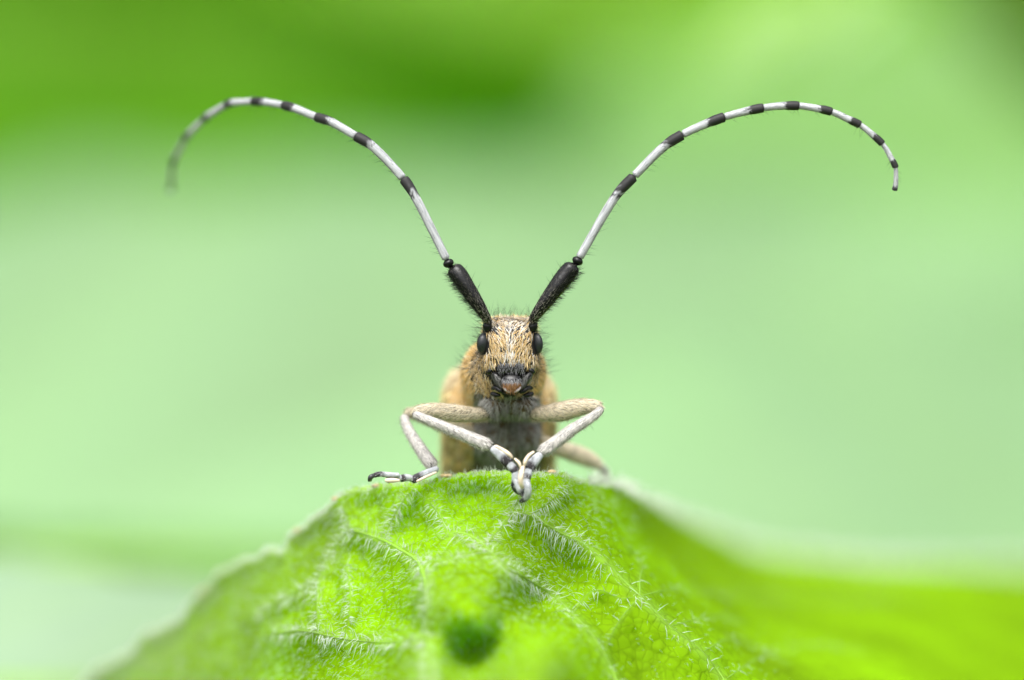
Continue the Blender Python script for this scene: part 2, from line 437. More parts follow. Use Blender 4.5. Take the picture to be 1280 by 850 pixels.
back_leaf('broad_leaf', 'very pale blurred leaf lying low at the far left below the dark gap', (40, 860, 42), 44, 17, (1, 0.1, 0.0), (0.0, -0.6, 0.8), (0.215, 0.32, 0.20), (0.4, 0.6, 0.3), 0.3, 7, fold=0.03, droop=0.05, wave=0.02, sway=(-20, 10))

# ------------------------------------------------------------------ the hairy leaf the beetle climbs over
CP = np.array([
 (-150,1050,26),(140,850,15),(255,765,11),(370,665,6),(430,618,3),(540,597,1.0),(640,590,0.7),(712,598,1.2),(735,600,3.5),(765,604,5.5),(800,620,11),(850,645,24),(950,688,42),(1280,706,56),(1700,690,74),
 (480,670,1.3),(560,665,0),(640,640,0.3),(700,666,0.2),(756,702,0.2),(800,745,0),(878,815,0),(905,850,0),(400,750,1.6),(398,785,1.0),(430,800,0.3),(530,720,-2.5),(534,795,-7),(600,740,-9),(602,778,-20),
 (690,745,-2.0),(716,768,-1.6),(620,850,-22),(700,850,-10),(775,850,-2.5),(490,850,-5),(300,850,6),(310,760,7.5),(835,712,7),(900,752,10),(1000,760,21),(1000,850,4),(1130,850,9),(1280,850,17),(1280,780,33),(1120,770,23),
 (-150,1250,22),(300,1150,2),(620,1150,-28),(900,1100,-6),(1280,1100,5),(1700,1100,20),(1700,850,36)], float)
def tps_fit(C):
    xy = C[:, :2] / 100.0; nC = len(C)
    d = np.linalg.norm(xy[:, None] - xy[None], axis=-1)
    K = np.where(d > 0, d**2 * np.log(np.maximum(d, 1e-9)), 0) + np.eye(nC) * 0.02
    Pm = np.column_stack([np.ones(nC), xy])
    A = np.block([[K, Pm], [Pm.T, np.zeros((3, 3))]])
    return np.linalg.solve(A, np.concatenate([C[:, 2], np.zeros(3)])), xy
TW, TX = tps_fit(CP)
def tps(px, py):
    q = np.stack([px, py], -1) / 100.0
    sh = q.shape[:-1]; q = q.reshape(-1, 2)
    out = np.zeros(len(q))
    for i, c in enumerate(TX):
        d2 = ((q - c)**2).sum(-1)
        out += TW[i] * 0.5 * d2 * np.log(np.maximum(d2, 1e-12))
    out += TW[-3] + q @ TW[-2:]
    return out.reshape(sh)

VEINS = [
 ([(642,640),(662,644),(700,666),(726,678),(757,703),(782,728),(800,745),(840,785),(878,815),(905,850),(940,920),(960,1050)], 5.0),
 ([(560,667),(581,667),(606,682),(626,703),(655,722),(690,743),(716,768),(745,800),(770,850),(800,960),(830,1080)], 5.0),
 ([(538,628),(550,645),(560,667)], 4.0),
 ([(436,662),(458,668),(480,676),(505,690),(522,702),(531,725),(534,760),(534,798),(538,850),(560,950),(600,1080)], 5.0),
 ([(606,682),(590,690),(560,700),(522,702)], 3.0),
 ([(340,792),(380,789),(430,799),(482,803),(534,798)], 4.5),
 ([(398,724),(397,750),(397,788)], 3.2),
 ([(436,662),(415,690),(398,724),(360,745),(320,770)], 3.0),
 ([(432,706),(438,740),(436,770),(430,799)], 2.2),
 ([(800,745),(800,722),(803,705),(795,693),(785,684)], 3.2),
 ([(800,745),(780,768),(766,790),(757,812)], 2.5),
 ([(800,745),(830,738),(862,735),(905,742)], 2.6),
 ([(838,783),(862,776),(895,770),(930,778)], 2.4),
 ([(878,815),(905,800),(925,798),(950,812),(985,830)], 2.4),
 ([(716,768),(735,742),(752,738),(775,748),(800,745)], 2.2),
 ([(905,850),(960,815),(1010,805),(1080,815)], 2.2),
 ([(642,640),(630,655),(606,682)], 3.0),
 ([(642,640),(648,618),(640,600)], 2.5),
 ([(662,644),(690,625),(705,608)], 2.3),
 ([(480,676),(490,650),(505,625),(520,608)], 2.3),
 ([(436,662),(430,645),(425,628)], 2.2),
 ([(905,742),(960,745),(1050,748),(1160,742)], 2.6),
]
def polydist(px, py, pts):
    pts = np.asarray(pts, float); best = np.full(px.shape, 1e9)
    for a, b in zip(pts[:-1], pts[1:]):
        ab = b - a; t = np.clip(((px - a[0]) * ab[0] + (py - a[1]) * ab[1]) / (ab @ ab), 0, 1)
        best = np.minimum(best, np.hypot(px - a[0] - t * ab[0], py - a[1] - t * ab[1]))
    return best
def veinfield(px, py):
    ridge = np.zeros(px.shape); dmin = np.full(px.shape, 1e9)
    for pts, wv in VEINS:
        d = polydist(px, py, pts)
        ridge = np.maximum(ridge, wv / 5.0 * np.exp(-(d / (wv * np.where(px < 640, 2.1, 1.4)))**2))
        dmin = np.minimum(dmin, d * (5.0 / wv)**0.5)
    return ridge, dmin
MARG = np.array([(-400,1300),(-150,1050),(0,960),(90,888),(140,850),(195,812),(228,792),(244,772),(258,758),(272,738),(296,716),(336,700),(356,690),(362,672),(378,660),(402,646),(414,628),(424,617),(445,608),(475,604),(510,604),(540,599),(553,592),(575,590),(620,590),(660,588),(690,588),(708,592),(720,598),(735,600),(765,603),(800,619),(850,645),(950,688),(1100,702),(1280,706),(1500,700),(1700,692)], float)
def marg(px):
    return np.interp(px, MARG[:, 0], MARG[:, 1]) - 9 * (1 - sstep(330, 430, px)) - 16 * (1 - sstep(230, 350, px)) + (3.0 * np.sin(px / 11.0) + 3.5 * np.sin(px / 6.3 + 1.0) * np.sin(px / 23.0)) * (1 - sstep(380, 440, px)) + 2.0 * np.sin(px / 17.0) * sstep(430, 470, px) * (1 - sstep(690, 720, px))
def leafy(px, py):
    """3-D points of the leaf face at photograph coordinates"""
    y0 = tps(px, py)
    ridge, dm = veinfield(px, py)
    m = py - marg(px)
    y = y0 - 0.16 * ridge + (0.62 - 0.42 * sstep(670, 780, px)) * (1 - np.exp(-(dm / 26.0)**2)) * sstep(0, 30, m)
    wob = 1 + 0.45 * (lattice(np.stack([px / 75.0, py / 75.0, 0 * px + 3.3], -1), 31) - 0.5)
    y += 18.0 * np.exp(-((((px - 604) / 61)**2 + ((py - 812 + (px - 604) * 0.22) / 66)**2) * wob)**1.1)
    q = np.stack([px / 9.0, py / 9.0, 0 * px], -1)
    y += 0.10 * (lattice(q, 5) - 0.5) + 0.11 * (lattice(q / 3.1, 6) - 0.5)
    y += 0.25 * (1 - sstep(0, 6, m))                   # the rim rolls back
    k = S * (D + y) / D
    return np.stack([(px - 640) * k, y, -(py - 425) * k], -1), ridge
cols = np.concatenate([np.linspace(-150, 240, 60)[:-1], np.linspace(240, 960, 330)[:-1], np.linspace(960, 1700, 70)])
tv = np.concatenate([np.linspace(0, 0.03, 8)[:-1], np.linspace(0.03, 1, 190)**1.0])
CX = np.repeat(cols[:, None], len(tv), 1)
CY = marg(CX) + 0.8 * np.sin(CX / 2.3) * (1 - sstep(0, .03, tv))[None] + tv[None]**1.15 * (1160 - np.minimum(marg(CX), 1100))
LV, ridge = leafy(CX, CY)
nc, nr = CX.shape
k = np.arange(nc - 1)[:, None] * nr + np.arange(nr - 1)[None, :]
LF = np.stack([k, k + 1, k + nr + 1, k + nr], -1).reshape(-1, 4)
LVf = LV.reshape(-1, 3)
leaf = empty('hairy_leaf', P(640, 1000, 0), 'bright green hairy leaf that the beetle climbs over', 'leaf')
pale = np.clip(ridge * 0.4, 0, 0.45).reshape(-1)
blade = mesh_obj('blade', LVf, LF, M_leaf, leaf, col=np.stack([pale] * 3, -1))
so = blade.modifiers.new('thick', 'SOLIDIFY'); so.thickness = 0.00022; so.offset = -1
for pts, wv in VEINS:
    c = catmull(np.array([(x, y, 0, 1) for x, y in pts], float), 6 * len(pts))
    p3, _ = leafy(c[:, 0], c[:, 1])
    r = np.linspace(1, 0.5, len(c)) * wv * S * np.interp(np.array(pts)[:, 0].mean(), [560, 760], [0.42, 0.30])
    v, f, *_ = tube(np.column_stack([p3 + np.stack([0*r, r * 0.62, 0*r], -1), r]), smooth=False, m=8, up=(0, -1, 0))
    mesh_obj('vein', v, f, M_vein, leaf, col=np.zeros((len(v), 3)))
for (tx, ty) in ((420,622),(372,668),(254,767),(555,595),(690,590),(560,593),(470,606)):
    c = leafy(np.array([tx]), np.array([marg(tx) + 2]))[0][0]
    v, f = ellipsoid(c + [0, -0.05, 0.02], (0.16, 0.12, 0.075))
    mesh_obj('marginal_tooth', v, f, M_tooth, leaf, col=np.zeros((len(v), 3)))
# stalk of the leaf
pst = P(760, 1110, -5)
v, f, *_ = tube([(*pst, 1.0), (pst[0] + 2, pst[1] + 4, pst[2] - 30, 1.3), (pst[0] + 4, pst[1] + 20, (pst[2] + GZ) / 2, 1.7), (pst[0] + 4, pst[1] + 24, GZ - 4, 2.2)], n=24, m=10, up=(1, 0, 0))
mesh_obj('stalk', v, f, M_vein, leaf, col=np.zeros((len(v), 3)))

# hair on the leaf
def leaf_hairs(px, py, L, W, dirfun, jitter, colr):
    e = 0.8
    p, _ = leafy(px, py); pxp, _ = leafy(px + e, py); pyp, _ = leafy(px, py + e)
    nrm = unit(np.cross(pyp - p, pxp - p)); nrm = np.where(nrm[:, 1:2] > 0, -nrm, nrm)
    d = dirfun(px, py, nrm) + rng.normal(0, jitter, p.shape)
    d = unit(d); dot = (d * nrm).sum(-1, keepdims=True)
    d = d + nrm * np.maximum(0.25 - dot, 0)
    bend = np.array([0, 0, -0.25]) + rng.normal(0, 0.12, p.shape)
    V, F, st = hairs(p - nrm * 0.01, d, rng.normal(0, 1, p.shape), L, W, bend, sides=3, segs=3)
    c = np.repeat(colr * (0.8 + 0.3 * rng.random((len(p), 1))), st, 0)
    return V, F, c
HW = np.array([0.78, 0.84, 0.74])
sets = []
# short felt everywhere
n_ = 18000
px = rng.uniform(20, 1000, n_); m_ = rng.random(n_)**1.25; py = marg(px) + m_ * np.maximum(880 - marg(px), 60); ok = py > marg(px) + 1
dens = 1 - 0.93 * sstep(700, 830, px + (py - 640) * 0.35); ok &= rng.random(n_) < np.maximum(dens, 0.05)
px, py = px[ok], py[ok]
sets.append(leaf_hairs(px, py, rng.uniform(0.10, 0.30, len(px)), 0.011, lambda a, b, nr: nr * 0.8 + np.array([0, 0, -0.4]), 0.35, HW))
# long hairs beside the veins
vx, vy, vd, vl = [], [], [], []
for pts, wv in VEINS:
    pts = np.array(pts, float); L_ = np.linalg.norm(np.diff(pts, axis=0), axis=1).sum()
    c = catmull(np.column_stack([pts, 0*pts[:, 0]]), 200)
    tn = unit(np.gradient(c[:, :2], axis=0))
    for s_, fr in ((1, 1.0), (-1, 0.7)):
        cnt = int(L_ * 0.48 * fr); ii = rng.integers(0, 200, cnt)
        nrm2 = np.stack([-tn[ii, 1], tn[ii, 0]], -1) * s_
        off = rng.uniform(0.0, 1.1, cnt)[:, None] * wv
        q = c[ii, :2] + nrm2 * off
        vx.append(q[:, 0]); vy.append(q[:, 1]); vd.append(nrm2); vl.append(np.full(cnt, wv / 5))
vx, vy, vd, vl = np.concatenate(vx), np.concatenate(vy), np.concatenate(vd), np.concatenate(vl)
ok = (vy > marg(vx) + 3) & (vy < 900) & (rng.random(len(vx)) < np.maximum(1 - 0.88 * sstep(690, 800, vx + (vy - 640) * 0.3), 0.04))
vx, vy, vd, vl = vx[ok], vy[ok], vd[ok], vl[ok]
dir3 = np.stack([vd[:, 0], 0 * vl, -vd[:, 1]], -1)
sets.append(leaf_hairs(vx, vy, rng.uniform(0.22, 0.62, len(vx)) * (0.6 + 0.4 * vl), 0.024, lambda a, b, nr: dir3 * 0.75 + nr * 0.55 + np.array([0, 0, -0.3]), 0.42, HW * 1.03))
# fringe along the rim
n_ = 1300
px = np.concatenate([rng.uniform(60, 735, n_), rng.uniform(60, 430, 1100), rng.uniform(735, 1500, 1400)]); py = marg(px) + rng.uniform(0, 7, len(px))
sets.append(leaf_hairs(px, py, rng.uniform(0.12, 0.34, len(px)) * np.where(px > 735, 2.4, 1), np.where(px > 735, 0.06, 0.021), lambda a, b, nr: nr * 0.5 + np.array([0, 0, 0.75]), 0.45, HW * 1.03))
V, F, c = merge(sets)
o = mesh_obj('leaf_hairs', V, F, M_lhair, leaf, col=c); o['kind'] = 'stuff'; o['label'] = 'fine white hairs standing on the green leaf'

# ------------------------------------------------------------------ the beetle
BL = 0.004
BLACK = np.array([BL, BL, BL * 1.1]); WHITE = np.array([0.41, 0.42, 0.44]); CREAM = np.array([0.64, 0.52, 0.34]); GOLD = np.array([0.52, 0.33, 0.10])
beetle = empty('beetle', P(635, 590, 3), 'tan furry longhorn beetle with long black and white banded antennae facing out over the leaf', 'beetle')
BO = parent_loc(beetle)

def ring_loft(rows, m=32, nexp=2.0, up=None):
    """rows: px,py,y,rx,rn : ellipse rings square to the body axis (axis lies in the y-z plane, x stays x)"""
    rows = np.asarray(rows, float)
    C = np.array([P(r[0], r[1], r[2]) for r in rows])
    full = catmull(np.column_stack([C, rows[:, 3:5]]), 60)
    C = full[:, :3]; T = unit(np.gradient(C, axis=0)); X = np.array([1.0, 0, 0])
    N = unit(np.cross(T, X)); B = unit(np.cross(N, T))
    a = np.linspace(0, 2*np.pi, m, endpoint=False)
    ca_, sa_ = np.cos(a), np.sin(a); e = 2 / nexp
    R = C[:, None] + (np.sign(ca_) * np.abs(ca_)**e)[None, :, None] * B[:, None] * full[:, 3, None, None] + (np.sign(sa_) * np.abs(sa_)**e)[None, :, None] * N[:, None] * full[:, 4, None, None]
    return R
HX = 637.5
head_rows = [(396.5,17,.85,1.5),(398.5,25,.55,1.9),(403,31,.30,2.1),(412,34.5,.12,2.2),(422,35,.03,2.25),(432,35,0.0,2.25),(442,36.5,.02,2.2),(452,37.5,.06,2.15),(459,36.5,.14,2.1),(465,31,.34,2.0),(472,22,.5,1.8),(482,14,.75,1.7),(490,8,1.0,1.5)]
hr = np.array(head_rows, float)
hc = catmull(np.column_stack([hr[:, 0] * 0.028, hr[:, 1] * 0.028, hr[:, 2:4]]), 44)
a = np.linspace(0, 2*np.pi, 48, endpoint=False)
rings = []
for row in hc:
    e = 2 / 3.6
    yc, dy = (row[2] + row[3]) / 2, (row[3] - row[2]) / 2
    x = HX + np.sign(np.cos(a)) * np.abs(np.cos(a))**e * row[1] / 0.028; y = yc + np.sign(np.sin(a)) * np.abs(np.sin(a))**e * dy
    rings.append(np.array([P(xx, row[0] / 0.028, yy) for xx, yy in zip(x, y)]))
parts = [rings_mesh(np.array(rings))]
trunk = [(634,450,0.9,0.95,0.95),(632,460,1.7,1.36,1.20),(629,468,2.5,1.47,1.32),(628,478,3.3,1.42,1.28),(627,488,3.9,1.40,1.25),(625,503,4.5,1.80,1.5),(624,530,5.4,1.92,1.6),(622,600,7.6,1.92,1.6),(620,700,10.6,1.6,1.3),(619,775,12.9,0.9,0.7),(619,795,13.5,0.3,0.3)]
parts.append(rings_mesh(ring_loft(trunk)))
for c, r in (((610.5,404,.32),(.20,.22,.24)), ((665.5,404,.32),(.20,.22,.24)),
             ((617,506,1.75),(.46,.55,.55)), ((656,506,1.75),(.46,.55,.55)),
             ((637,500,2.1),(.7,.8,.7)), ((607,548,3.7),(.55,.6,.6)), ((657,548,3.7),(.55,.6,.6)),
             ((632,545,4.0),(1.15,.9,1.2)), ((626,590,6.0),(1.4,1.0,1.5))):
    parts.append(ellipsoid(P(*c), r))
V, F, _ = merge([(v, f, (0, 0, 0)) for v, f in parts])
# one continuous skin: voxel remesh (done in mm so the voxels are small enough), then smoothed
tmpm = bpy.data.meshes.new('tmp'); tmpm.from_pydata(V.tolist(), [], [list(map(int, q)) for f in F for q in f])
tmpo = bpy.data.objects.new('tmp', tmpm); scene.collection.objects.link(tmpo)
md = tmpo.modifiers.new('r', 'REMESH'); md.mode = 'VOXEL'; md.voxel_size = 0.055
ms = tmpo.modifiers.new('s', 'SMOOTH'); ms.iterations = 5; ms.factor = 0.5
ev = tmpo.evaluated_get(bpy.context.evaluated_depsgraph_get()); em = ev.to_mesh()
BV = np.zeros(len(em.vertices) * 3); em.vertices.foreach_get('co', BV); BV = BV.reshape(-1, 3)
em.calc_loop_triangles(); BF = np.zeros(len(em.loop_triangles) * 3, np.int32); em.loop_triangles.foreach_get('vertices', BF); BF = BF.reshape(-1, 3)
ev.to_mesh_clear(); bpy.data.objects.remove(tmpo); bpy.data.meshes.remove(tmpm)
def topx(p):
    k = S * (D + p[:, 1]) / D
    return 640 + p[:, 0] / k, 425 - p[:, 2] / k
bx, by = topx(BV)
headness = (1 - sstep(1.3, 2.0, BV[:, 1])) * (by < 500)
col = np.where(headness[:, None] > 0.5, np.array([0.010, 0.008, 0.007]), np.array([0.08, 0.05, 0.015]))
vent = sstep(-0.1, 0.5, 0) + 0
body = mesh_obj('body', BV, BF, M_body, beetle, col=col)

# fur of the body
e1 = np.array([0.0, 0.7, -0.7])
def fur_field(p, nrm):
    px, py = topx(p)
    head = (p[:, 1] < 1.35) & (py < 495)
    d = np.zeros_like(p)
    k = np.clip((px - HX) / 30, -1, 1)
    face = np.stack([-0.55 * np.sign(k) * np.minimum(np.abs(k) * 3, 1) * sstep(462, 420, py) - 0.05 * k, 0 * k, -np.ones_like(k)], -1)
    trunkd = np.broadcast_to(e1, p.shape) + np.stack([0.15 * k, 0 * k, 0 * k], -1)
    d = np.where(head[:, None], face, trunkd)
    return d, px, py, head
p, nr = sample(BV, BF, 46000, lambda c, n: np.where(c[:, 1] < 4.4, 2.2, 0.8) * np.where((c[:, 1] < 1.2), 1.4, 1.0))
d, px, py, head = fur_field(p, nr)
eyeL = ((px - 603.5) / 7.6)**2 + ((py - 429) / 14)**2 < 1; eyeR = ((px - 671) / 6.6)**2 + ((py - 429) / 14)**2 < 1
sock = ((px - 608.5) / 6.2)**2 + ((py - 405) / 10)**2 < 1; sock |= ((px - 668) / 5.5)**2 + ((py - 406) / 9)**2 < 1
mouth = (py > 451 + 12 * np.clip((np.abs(px - HX) - 14) / 14, 0, 1.0)) & (p[:, 1] < 1.25) & (np.abs(px - HX) < 33 - np.maximum(py - 463, 0) * 0.8)
keep = ~((head & (eyeL | eyeR | sock | mouth)) | (head & mouth) | (py > 800))
p, nr, d, px, py, head = [q[keep] for q in (p, nr, d, px, py, head)]
d = d - nr * (d * nr).sum(-1, keepdims=True); d = unit(d) + rng.normal(0, 0.24, d.shape) + nr * np.where(head, 0.22, 0.25)[:, None]
u = rng.random(len(p))[:, None]
c = GOLD * (1 - u) + CREAM * u
c = np.where((rng.random(len(p)) < 0.12 + 0.45 * (np.abs(px - HX) < 7) * head)[:, None], np.array([0.66, 0.64, 0.60]), c)
topw = head & (py < 412); c = np.where((topw & (rng.random(len(p)) < 0.5))[:, None], np.array([0.70, 0.64, 0.56]), c)
ventral = (~head) & (nr[:, 1] * 0.7 + nr[:, 2] * 0.7 < -0.35) & (np.abs(px - 634) < 42) & (py > 488)
ventral |= (py > 494) & (np.abs(px - 634) < 40) & (p[:, 1] < 4.8)
vcol = np.array([0.26, 0.26, 0.235]) * (0.4 + 0.9 * rng.random((len(p), 1)))
c = np.where(ventral[:, None], vcol, c)
c = np.where(((~head) & ~ventral)[:, None], c * np.array([1.12, 1.06, 0.86]), c)
spot = lattice(p * np.where(head, 12.0, 7.0)[:, None], 11) < np.where(head, 0.36, np.where(ventral, 0.45, 0.2))
c = c * (0.75 + 0.5 * rng.random((len(p), 1)))
sel = ~spot | (rng.random(len(p)) < 0.25)
p, nr, d, c, head, ventral = p[sel], nr[sel], d[sel], c[sel], head[sel], ventral[sel]
Lh = np.where(head, rng.uniform(0.16, 0.34, len(p)), rng.uniform(0.2, 0.42, len(p)))
V1, F1, st = hairs(p, d, nr, Lh, np.where(head, 0.023, 0.032), -nr * 0.15, sides=2, segs=2)
c1 = np.repeat(c, st, 0)
o = mesh_obj('fur', V1, F1, M_hair, body, col=c1); o['kind'] = 'stuff'
# upright dark bristles on head and pronotum
p, nr = sample(BV, BF, 420, lambda c, n: (c[:, 1] < 3.0) * (c[:, 2] > -1.2) * np.where((n[:, 2] > 0.3) | (np.abs(n[:, 0]) > 0.6), 1.0, 0.12))
V1, F1, st = hairs(p, nr + rng.normal(0, 0.3, p.shape) + np.array([0, -0.1, 0.25]), rng.normal(0, 1, p.shape), rng.uniform(0.3, 0.75, len(p)), 0.012, rng.normal(0, 0.1, p.shape), sides=3, segs=3)
o = mesh_obj('bristles', V1, F1, M_bristle, body, col=np.broadcast_to(np.array([0.02, 0.025, 0.02]), V1.shape)); o['kind'] = 'stuff'

# wing cases
el_rows = [(625,486,4.55,1.45,1.2),(625,490,4.7,1.86,1.45),(624.5,497,4.95,2.03,1.62),(624,515,5.5,2.06,1.74),(623,560,6.8,2.06,1.78),(621,640,9.2,2.0,1.7),(619,720,11.6,1.6,1.4),(618,775,13.2,0.9,0.8),(618,795,13.8,0.3,0.3)]
R = ring_loft(el_rows, m=64, nexp=2.5)
for sgn in (-1, 1):
    a0 = np.arange(64) * 2 * np.pi / 64
    # angles: B ~ +x ; N dorsal or ventral -> take the dorsal half plus the turned-down flanks
    mid = R.mean(1, keepdims=True); rel = R - mid
    dors = rel @ np.array([0, 0.7, 0.7])
    j = [q for q in range(64)]
    ang = np.arctan2(rel[30] @ np.array([0, 0.7, 0.7]), rel[30][:, 0] * sgn)
    order = [q for q in np.argsort(ang) if -0.75 < ang[q] < np.pi / 2 + 0.001]
    outer = R[:, order]
    if sgn > 0: pass
    G = outer; n0, m0, _ = G.shape
    kk = np.arange(n0 - 1)[:, None] * m0 + np.arange(m0 - 1)[None, :]
    FF = np.stack([kk, kk + 1, kk + m0 + 1, kk + m0], -1).reshape(-1, 4)
    if sgn > 0: FF = FF[:, ::-1]
    Vv = G.reshape(-1, 3)
    wc = mesh_obj('wing_case', Vv, FF, M_body, beetle, col=np.broadcast_to(np.array([0.20, 0.13, 0.04]), Vv.shape))
    so = wc.modifiers.new('thick', 'SOLIDIFY'); so.thickness = 0.00010; so.offset = -1
    p, nr = sample(Vv, FF, 9000)
    cen = np.array([0, p[:, 1].mean(), p[:, 2].mean()])
    outw = np.sign((nr * (p - np.array([P(624, 540, 6)[0], 0, 0]) - np.stack([0*p[:,0], p[:,1]*0.5 + p[:,2]*-0.5 + 1.3, -(p[:,1]*0.5 + p[:,2]*-0.5) + 1.3 ], -1) * 0)).sum(-1))
    nr = nr * np.where((nr[:, 0] * sgn + (nr[:, 1] + nr[:, 2]) * 0.5) < 0, -1, 1)[:, None]
    d = np.broadcast_to(e1, p.shape); d = unit(d - nr * (d * nr).sum(-1, keepdims=True)) + nr * 0.2 + rng.normal(0, 0.25, p.shape)
    u = rng.random(len(p))[:, None]
    c = np.array([1.0, 1.08, .88]) * (GOLD * 0.95 * (1 - u) + np.array([0.66, 0.56, 0.38]) * u) * (0.5 + 0.7 * lattice(p * 3.5, 3)[:, None])
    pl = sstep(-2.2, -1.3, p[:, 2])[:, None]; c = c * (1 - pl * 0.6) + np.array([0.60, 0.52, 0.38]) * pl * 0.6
    V1, F1, st = hairs(p, d, nr, rng.uniform(0.2, 0.4, len(p)), 0.035, -nr * 0.1, sides=2, segs=2)
    o = mesh_obj('fur', V1, F1, M_hair, wc, col=np.repeat(c, st, 0)); o['kind'] = 'stuff'

# eyes
for (ex_, ey_, yy, rx, rz, yaw, tilt) in ((604.0, 429, 0.34, 0.205, 0.375, -0.55, 0.10), (671.2, 429, 0.36, 0.15, 0.37, 0.72, -0.10)):
    v, f = ellipsoid((0, 0, 0), (rx * 1.05, 0.26, rz), 28, 36)
    v = v.copy()
    v[:, 0] += -0.10 * np.sign(ex_ - 640) * (v[:, 2] / rz)**2 * 0.0
    v = v @ (roty(tilt) @ rotz(yaw)).T + P(ex_, ey_, yy)
    mesh_obj('eye', v, f, M_eye, beetle, col=np.broadcast_to(np.array([0.008, 0.010, 0.012]), v.shape))

# mouthparts
def patch(outline, y0, bulge, name, mat, colr, nrad=10, back=0.25):
    """a domed plate with the given outline (px)"""
    o_ = np.array(outline, float)
    c = np.vstack([o_, o_[:1]]); c = catmull(np.column_stack([c, 0 * c[:, 0]]), 48)[:-1, :2]
    ctr = c.mean(0); rings_ = []
    if np.sum(c[:, 0] * np.roll(c[:, 1], -1) - np.roll(c[:, 0], -1) * c[:, 1]) < 0: c = c[::-1]
    for k_ in range(nrad + 1):
        s_ = k_ / nrad
        q = ctr + (c - ctr) * max(s_, 0.02)
        y = y0 - bulge * (1 - s_**2.4)
        rings_.append(np.array([P(a_, b_, y) for a_, b_ in q]))
    q = ctr + (c - ctr) * 0.9
    rings_.append(np.array([P(a_, b_, y0 + back) for a_, b_ in q]))
    Rr = np.array(rings_)
    V, F = rings_mesh(Rr)
    cc = np.broadcast_to(colr, V.shape) if not callable(colr) else colr(V)
    return mesh_obj(name, V, F, mat, beetle, col=cc), V, F
patch([(624,455),(631,453),(639,452.5),(647,453),(654,455),(658,460),(655,466),(649,467.5),(639,467),(630,467.5),(624,466),(620.5,460)], 0.10, 0.05, 'clypeus', M_clyp, BLACK * 2)
clyp = bpy.data.objects['clypeus']
cp_ = np.array([P(x, y, 0.06) for x, y in zip(rng.uniform(622, 656, 150), 453 + 13 * rng.random(150)**1.6)])
V1, F1, st = hairs(cp_, np.stack([rng.normal(0, .3, 150), -0.35 + 0 * cp_[:, 0], -1 + 0 * cp_[:, 0]], -1), np.tile([0, -1.0, 0], (150, 1)), rng.uniform(.08, .2, 150), .013, None)
o = mesh_obj('fur', V1, F1, M_hair, clyp, col=np.repeat(np.array([.15, .15, .155]) * (0.3 + rng.random((150, 1))), st, 0)); o['kind'] = 'stuff'
lab, V, F = patch([(629,470.5),(634,468.5),(640,468),(646,468.8),(650.5,471),(652,476),(650.5,482),(646,487),(642,489.5),(637,489.5),(633,487),(629.5,482),(627.5,476)], 0.0, 0.16, 'labrum', M_cut, lambda V: np.where((topx(V)[1] > 479)[:, None], np.array([0.10, 0.035, 0.01]), BLACK * 1.8))
p, nr = sample(V, F, 420, lambda c, n: (n[:, 1] < -0.1) * 1.0)
pxx, pyy = topx(p)
c = np.where((pyy > 478)[:, None], np.array([0.26, 0.13, 0.045]), np.array([0.24, 0.24, 0.25])) * (0.6 + 0.6 * rng.random((len(p), 1)))
d = np.stack([(pxx - 640) * 0.02, 0 * pxx - 0.25, -np.ones_like(pxx)], -1) + rng.normal(0, 0.15, p.shape)
V1, F1, st = hairs(p, d, nr, rng.uniform(0.1, 0.2, len(p)), 0.012, None)
o = mesh_obj('fur', V1, F1, M_hair, lab, col=np.repeat(c, st, 0)); o['kind'] = 'stuff'
for sx in (-1, 1):
    X_ = lambda x_: 640 + sx * x_
    man, V, F = patch([(X_(27),463),(X_(21),462),(X_(15),466),(X_(13.5),472),(X_(11.5),480),(X_(6),487),(X_(1.5),491.5),(X_(4),494),(X_(10),490.5),(X_(17),484),(X_(23),476),(X_(26.5),469)], 0.34, 0.26, 'mandible', M_cut, BLACK * 1.3)
    p, nr = sample(V, F, 420, lambda c, n: (n[:, 1] < 0.0) * (c[:, 2] > P(0, 484)[2]))
    d = np.stack([-sx * 0.5 * np.ones(len(p)), -0.3 * np.ones(len(p)), -np.ones(len(p))], -1) + rng.normal(0, 0.25, p.shape)
    V1, F1, st = hairs(p, d, nr, rng.uniform(0.12, 0.26, len(p)), 0.016, None)
    o = mesh_obj('fur', V1, F1, M_hair, man, col=np.repeat(np.array([0.13, 0.13, 0.12]) * (0.4 + 0.8 * rng.random((len(p), 1))), st, 0)); o['kind'] = 'stuff'
    # feelers beside the mouth: three short joints each
    pts = [(*P(X_(25), 485.5, 0.55), 0.075), (*P(X_(20), 485, 0.35), 0.085), (*P(X_(14), 489, 0.25), 0.075), (*P(X_(9.5), 491.5, 0.3), 0.03)]
    v, f, *_ = tube(pts, n=20, m=10)
    mesh_obj('palp', v, f, M_cut, beetle, col=np.broadcast_to(BLACK, v.shape))
    pts = [(*P(X_(26), 492, 0.75), 0.09), (*P(X_(20), 493.5, 0.55), 0.09), (*P(X_(14), 494.5, 0.5), 0.05)]
    v, f, *_ = tube(pts, n=16, m=10)
    mesh_obj('palp', v, f, M_cut, beetle, col=np.broadcast_to(BLACK, v.shape))
    v, f = ellipsoid(P(638 + sx * 25.5, 463.5, 0.33), (0.16, 0.12, 0.11), rot=roty(sx * 0.6))
    mesh_obj('jaw_socket', v, f, M_cut, man, col=np.broadcast_to(BLACK, v.shape))
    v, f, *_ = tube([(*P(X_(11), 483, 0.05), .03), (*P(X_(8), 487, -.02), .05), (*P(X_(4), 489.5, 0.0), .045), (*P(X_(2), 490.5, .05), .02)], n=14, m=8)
    mesh_obj('mandible_glint', v, f, M_cut, man, col=np.broadcast_to(np.array([.35, .32, .33]), v.shape))  # pale tube painted in for the wet highlight on the mandible tip

